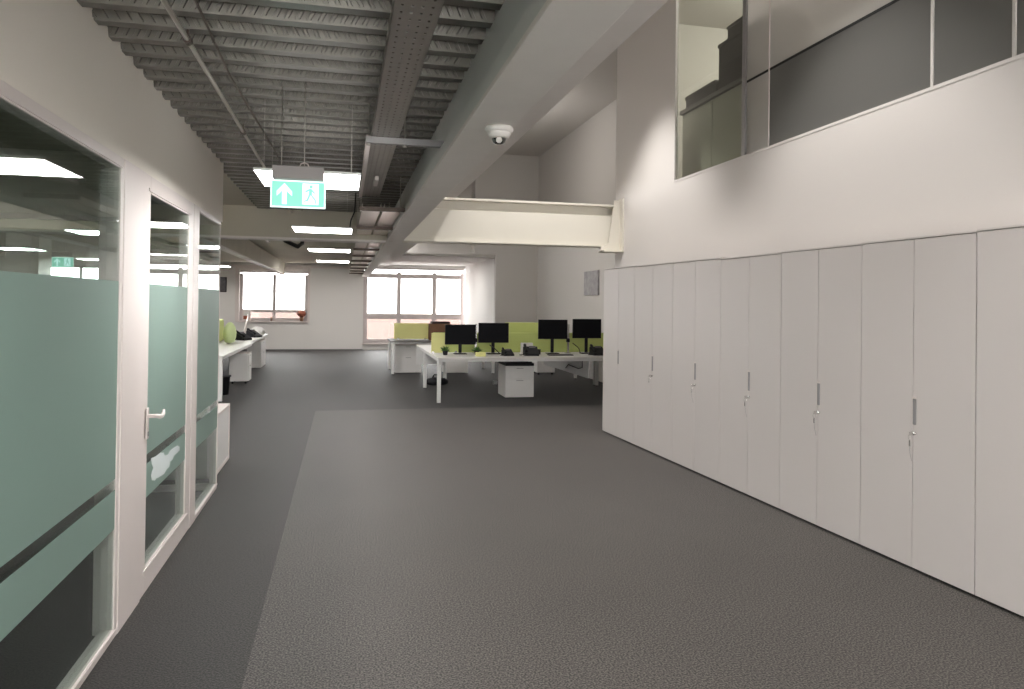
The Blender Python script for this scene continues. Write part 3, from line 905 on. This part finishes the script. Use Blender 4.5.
# ---------------------------------------------------------------- desk phones and small items
def phone(label, loc, rz=0, sc=1.0):
    r = thing('desk_phone', label, 'telephone', loc, rz, group='black desk phones')
    bm = bm_new()
    prism(bm, [(-.10, -.10, 0), (-.10, .09, 0), (-.10, .09, .11), (-.10, .07, .125), (-.10, -.10, .03)], (.20, 0, 0)); obj('base', bm, M['black'], r)
    bobj('display', M['greyd'], r, (-.02, .07, .035, .06, .10, .135))
    bm = bm_new()
    tube(bm, [(-.075, -.085, .055), (-.075, -.06, .085), (-.075, 0, .105), (-.075, .05, .14), (-.075, .08, .145)], [.022, .016, .014, .016, .022], 10)
    obj('handset', bm, M['black'], r, True)
    bm = bm_new()
    tube(bm, [(-.1, -.08, .04), (-.15, -.09, .012), (-.17, -.03, .01), (-.13, .02, .01), (-.10, .05, .01)], .005, 6)
    obj('cord', bm, M['black'], r, True)
    r.scale = (sc, sc, sc)
    return r


phone('black desk phone lying low just right of the second monitor', (2.69, 11.93, .74), R(10), .85)
phone('upright black desk phone left of the third monitor', (3.10, 11.95, .74), R(-4), 1.2)
phone('black desk phone below the rightmost monitor', (4.30, 11.95, .74), R(5), 1.15)
phone('black desk phone on the left desk, nearer one', (-2.18, 16.9, .74), R(60), 1.35)
phone('black desk phone on the left desk, farther one', (-2.10, 18.2, .74), R(60), 1.35)
bm = bm_new(); box(bm, -.10, .10, -.05, .05, 0, .20, bev=.006)
o_ = obj('paper_holder', bm, M['paper']); o_.location = (3.10, 12.25, .74)
tag(o_, 'white paper holder standing behind the upright desk phone', 'holder')
bm = bm_new(); lathe(bm, [(.035, 0), (.040, .09), (.034, .09), (.030, .01)], seg=16)
o_ = obj('black_cup', bm, M['black'], None, True); o_.location = (3.30, 12.2, .74)
tag(o_, 'black cup beside the third monitor', 'cup')
kb = thing('keyboard', 'black keyboard in front of the third monitor', 'keyboard', (3.62, 11.95, .74))
bobj('base', M['black'], kb, (-.22, .22, -.07, .07, 0, .015), bev=.004)
bm = bm_new()
for r_ in range(4):
    for c_ in range(14): box(bm, -.21 + c_ * .03, -.185 + c_ * .03, -.06 + r_ * .031, -.034 + r_ * .031, .015, .02)
tag(obj('keys', bm, M['greyd'], kb), None)
bm = bm_new()
tube(bm, [(2.45, 12.28, .90), (2.50, 12.10, .85), (2.56, 12.0, .78), (2.64, 11.98, .748)], .008, 6)
tag(obj('monitor_cable', bm, M['black'], None, True), 'black cable hanging in front of the lime divider below the second monitor', 'cable')
bm = bm_new()
tube(bm, [(3.95, 12.28, .93), (4.0, 12.2, .88), (4.03, 12.17, .84), (4.05, 12.15, .76)], .007, 6)
tag(obj('monitor_cable', bm, M['black'], None, True), 'dark cable below the silver post between the right monitors', 'cable')


def plant(label, loc, h=.13, n=26, sp=.07, pot='black'):
    r = thing('potted_plant', label, 'potted plant', loc, group='small plants on the bench desk')
    bm = bm_new(); lathe(bm, [(.035, 0), (.048, .07), (.043, .07), (.035, .06)], seg=14); obj('pot', bm, M[pot], r, True)
    bm = bm_new()
    for i in range(n):
        a = random.uniform(0, 6.28); e = random.uniform(.2, 1.3)
        d = Vector((math.cos(a) * math.cos(e), math.sin(a) * math.cos(e), math.sin(e)))
        s = Vector((-math.sin(a), math.cos(a), 0))
        b0 = Vector((0, 0, .06)); L_ = random.uniform(.6, 1) * (h)
        p1 = b0 + d * L_ * .5 + s * .014; p2 = b0 + d * L_ * .5 - s * .014; p3 = b0 + d * L_ + Vector((0, 0, -.02))
        v = [bm.verts.new(q) for q in (b0, p1, p3, p2)]
        v2 = [bm.verts.new(q + Vector((0, 0, .0015))) for q in (b0, p1, p3, p2)]
        bm.faces.new(v); bm.faces.new(v2[::-1])
        for k_ in range(4): bm.faces.new((v[k_], v[(k_ + 1) % 4], v2[(k_ + 1) % 4], v2[k_]))
    obj('leaves', bm, M['greend'], r)
    return r


plant('dark leafy plant at the left end of the bench below the leftmost monitor', (1.66, 12.15, .74), .13, 60)
plant('dark leafy plant between the two left monitors', (2.20, 12.15, .74), .12, 50)
bm = bm_new(); box(bm, -.08, .08, -.05, .05, 0, .07, bev=.01)
o_ = obj('yellow_box', bm, M['yellow']); o_.location = (2.20, 11.80, .74)
tag(o_, 'small yellow box in front of the plant between the left monitors', 'box')

# left desk items
gd = thing('desk_divider', 'lime green divider with a slanting top on the left desk row', 'desk divider', (-2.62, 13.6, .741), group='coloured fabric desk dividers')
bm = bm_new()
prism(bm, [(0, 0, .0), (0, 0, .22), (0, .35, .34), (0, 1.6, .40), (0, 3.2, .46), (0, 3.3, .40), (0, 3.3, 0)], (.04, 0, 0))
obj('fabric_panel', bm, M['green'], gd)
gc = thing('green_cushion', 'light green cushion leaning on the left desk nearest the glass', 'cushion', (-2.28, 15.7, .741))
bm = bm_new()
prof = [(.02, 0), (.18, .03), (.23, .13), (.24, .22), (.20, .33), (.10, .41), (.02, .43)]
lathe(bm, prof, seg=20)
for v in bm.verts: v.co.x *= .5; v.co.y *= 1.5
obj('cover', bm, M['greenc'], gc, True)
bm = bm_new(); tube(bm, [(-2.32, 17.9, .741), (-2.26, 17.95, 1.0), (-2.20, 18.0, 1.28)], .018, 8)
tag(obj('white_rod', bm, M['frame'], None, True), 'thin white leaning rod behind the green cushion on the left desk', 'rod')
bg = thing('white_bag', 'crumpled white bag at the far end of the left desk', 'bag', (-2.12, 19.0, .741))
bm = bm_new(); lathe(bm, [(.14, 0), (.19, .06), (.17, .14), (.10, .2), (.03, .22)], seg=18)
for v in bm.verts: v.co *= 1 + random.uniform(-.07, .07)
for v in bm.verts: v.co.z = max(0, v.co.z)
obj('bag', bm, M['paper'], bg, True)
# sill items
fr = thing('photo_frame', 'small framed picture at the left of the far window sill', 'picture frame', (-3.10, YF - .02, W1[2]))
bobj('frame', M['frame'], fr, (-.13, .13, -.01, .02, .0, .34), bev=.004)
bobj('picture', M['red'], fr, (-.09, .09, -.013, -.0105, .05, .16))
bobj('picture', M['paper'], fr, (-.09, .09, -.013, -.0105, .18, .28))
fp = thing('flower_pot', 'brown potted plant at the right of the far window sill', 'potted plant', (-1.38, YF - .01, W1[2]))
bm = bm_new(); lathe(bm, [(.05, 0), (.075, .10), (.06, .13), (.05, .12)], seg=14); obj('pot', bm, M['brown'], fp, True)
bm = bm_new(); lathe(bm, [(.02, .11), (.11, .17), (.15, .25), (.11, .33), (.03, .35)], seg=12)
for v in bm.verts: v.co.x *= random.uniform(.85, 1.15)
obj('foliage', bm, M['red'], fp)
bm = bm_new(); lathe(bm, [(.02, 0), (.03, .03), (.02, .08), (.008, .13)], seg=10)
o_ = obj('figurine', bm, M['brown'], None, True); o_.location = (-2.33, YF - .03, W1[2])
tag(o_, 'tiny dark ornament in the middle of the far window sill', 'ornament')

# pictures
pc = thing('wall_picture', 'grey abstract print on the right wall beyond the cabinets', 'picture', (XR, 15.0, 1.82))
bobj('frame', M['art'], pc, (-.03, 0, -.47, .47, 0, .53), bev=.004)
bobj('print', M['art'], pc, (-.034, -.031, -.44, .44, .03, .50))
pc = thing('wall_picture', 'small dark picture on the far wall left of the window', 'picture', (-3.86, YF, 1.87))
bobj('frame', M['black'], pc, (-.14, .14, -.03, 0, 0, .48), bev=.004)
bobj('print', M['artd'], pc, (-.115, .115, -.034, -.031, .025, .455))

# black bag on the floor
bgk = thing('black_bag', 'flat black bag on the carpet between the legs of the white bench desk', 'bag', (1.78, 14.25, 0))
bm = bm_new(); lathe(bm, [(.16, 0), (.23, .03), (.24, .08), (.17, .13), (.05, .15)], seg=20)
for v in bm.verts: v.co.y *= .7
obj('body', bm, M['black'], bgk, True)
bm = bm_new(); tube(bm, [(-.08, 0, .135), (-.05, -.02, .20), (.05, -.02, .20), (.08, 0, .135)], .010, 8); obj('handle', bm, M['black'], bgk, True)

# socket on the floor
bm = bm_new(); box(bm, -.04, .04, -.03, .03, 0, .07, bev=.004)
o_ = obj('floor_socket', bm, M['metalw']); o_.location = (2.95, 14.2, 0)
tag(o_, 'small white socket box on the carpet under the bench desk', 'socket')
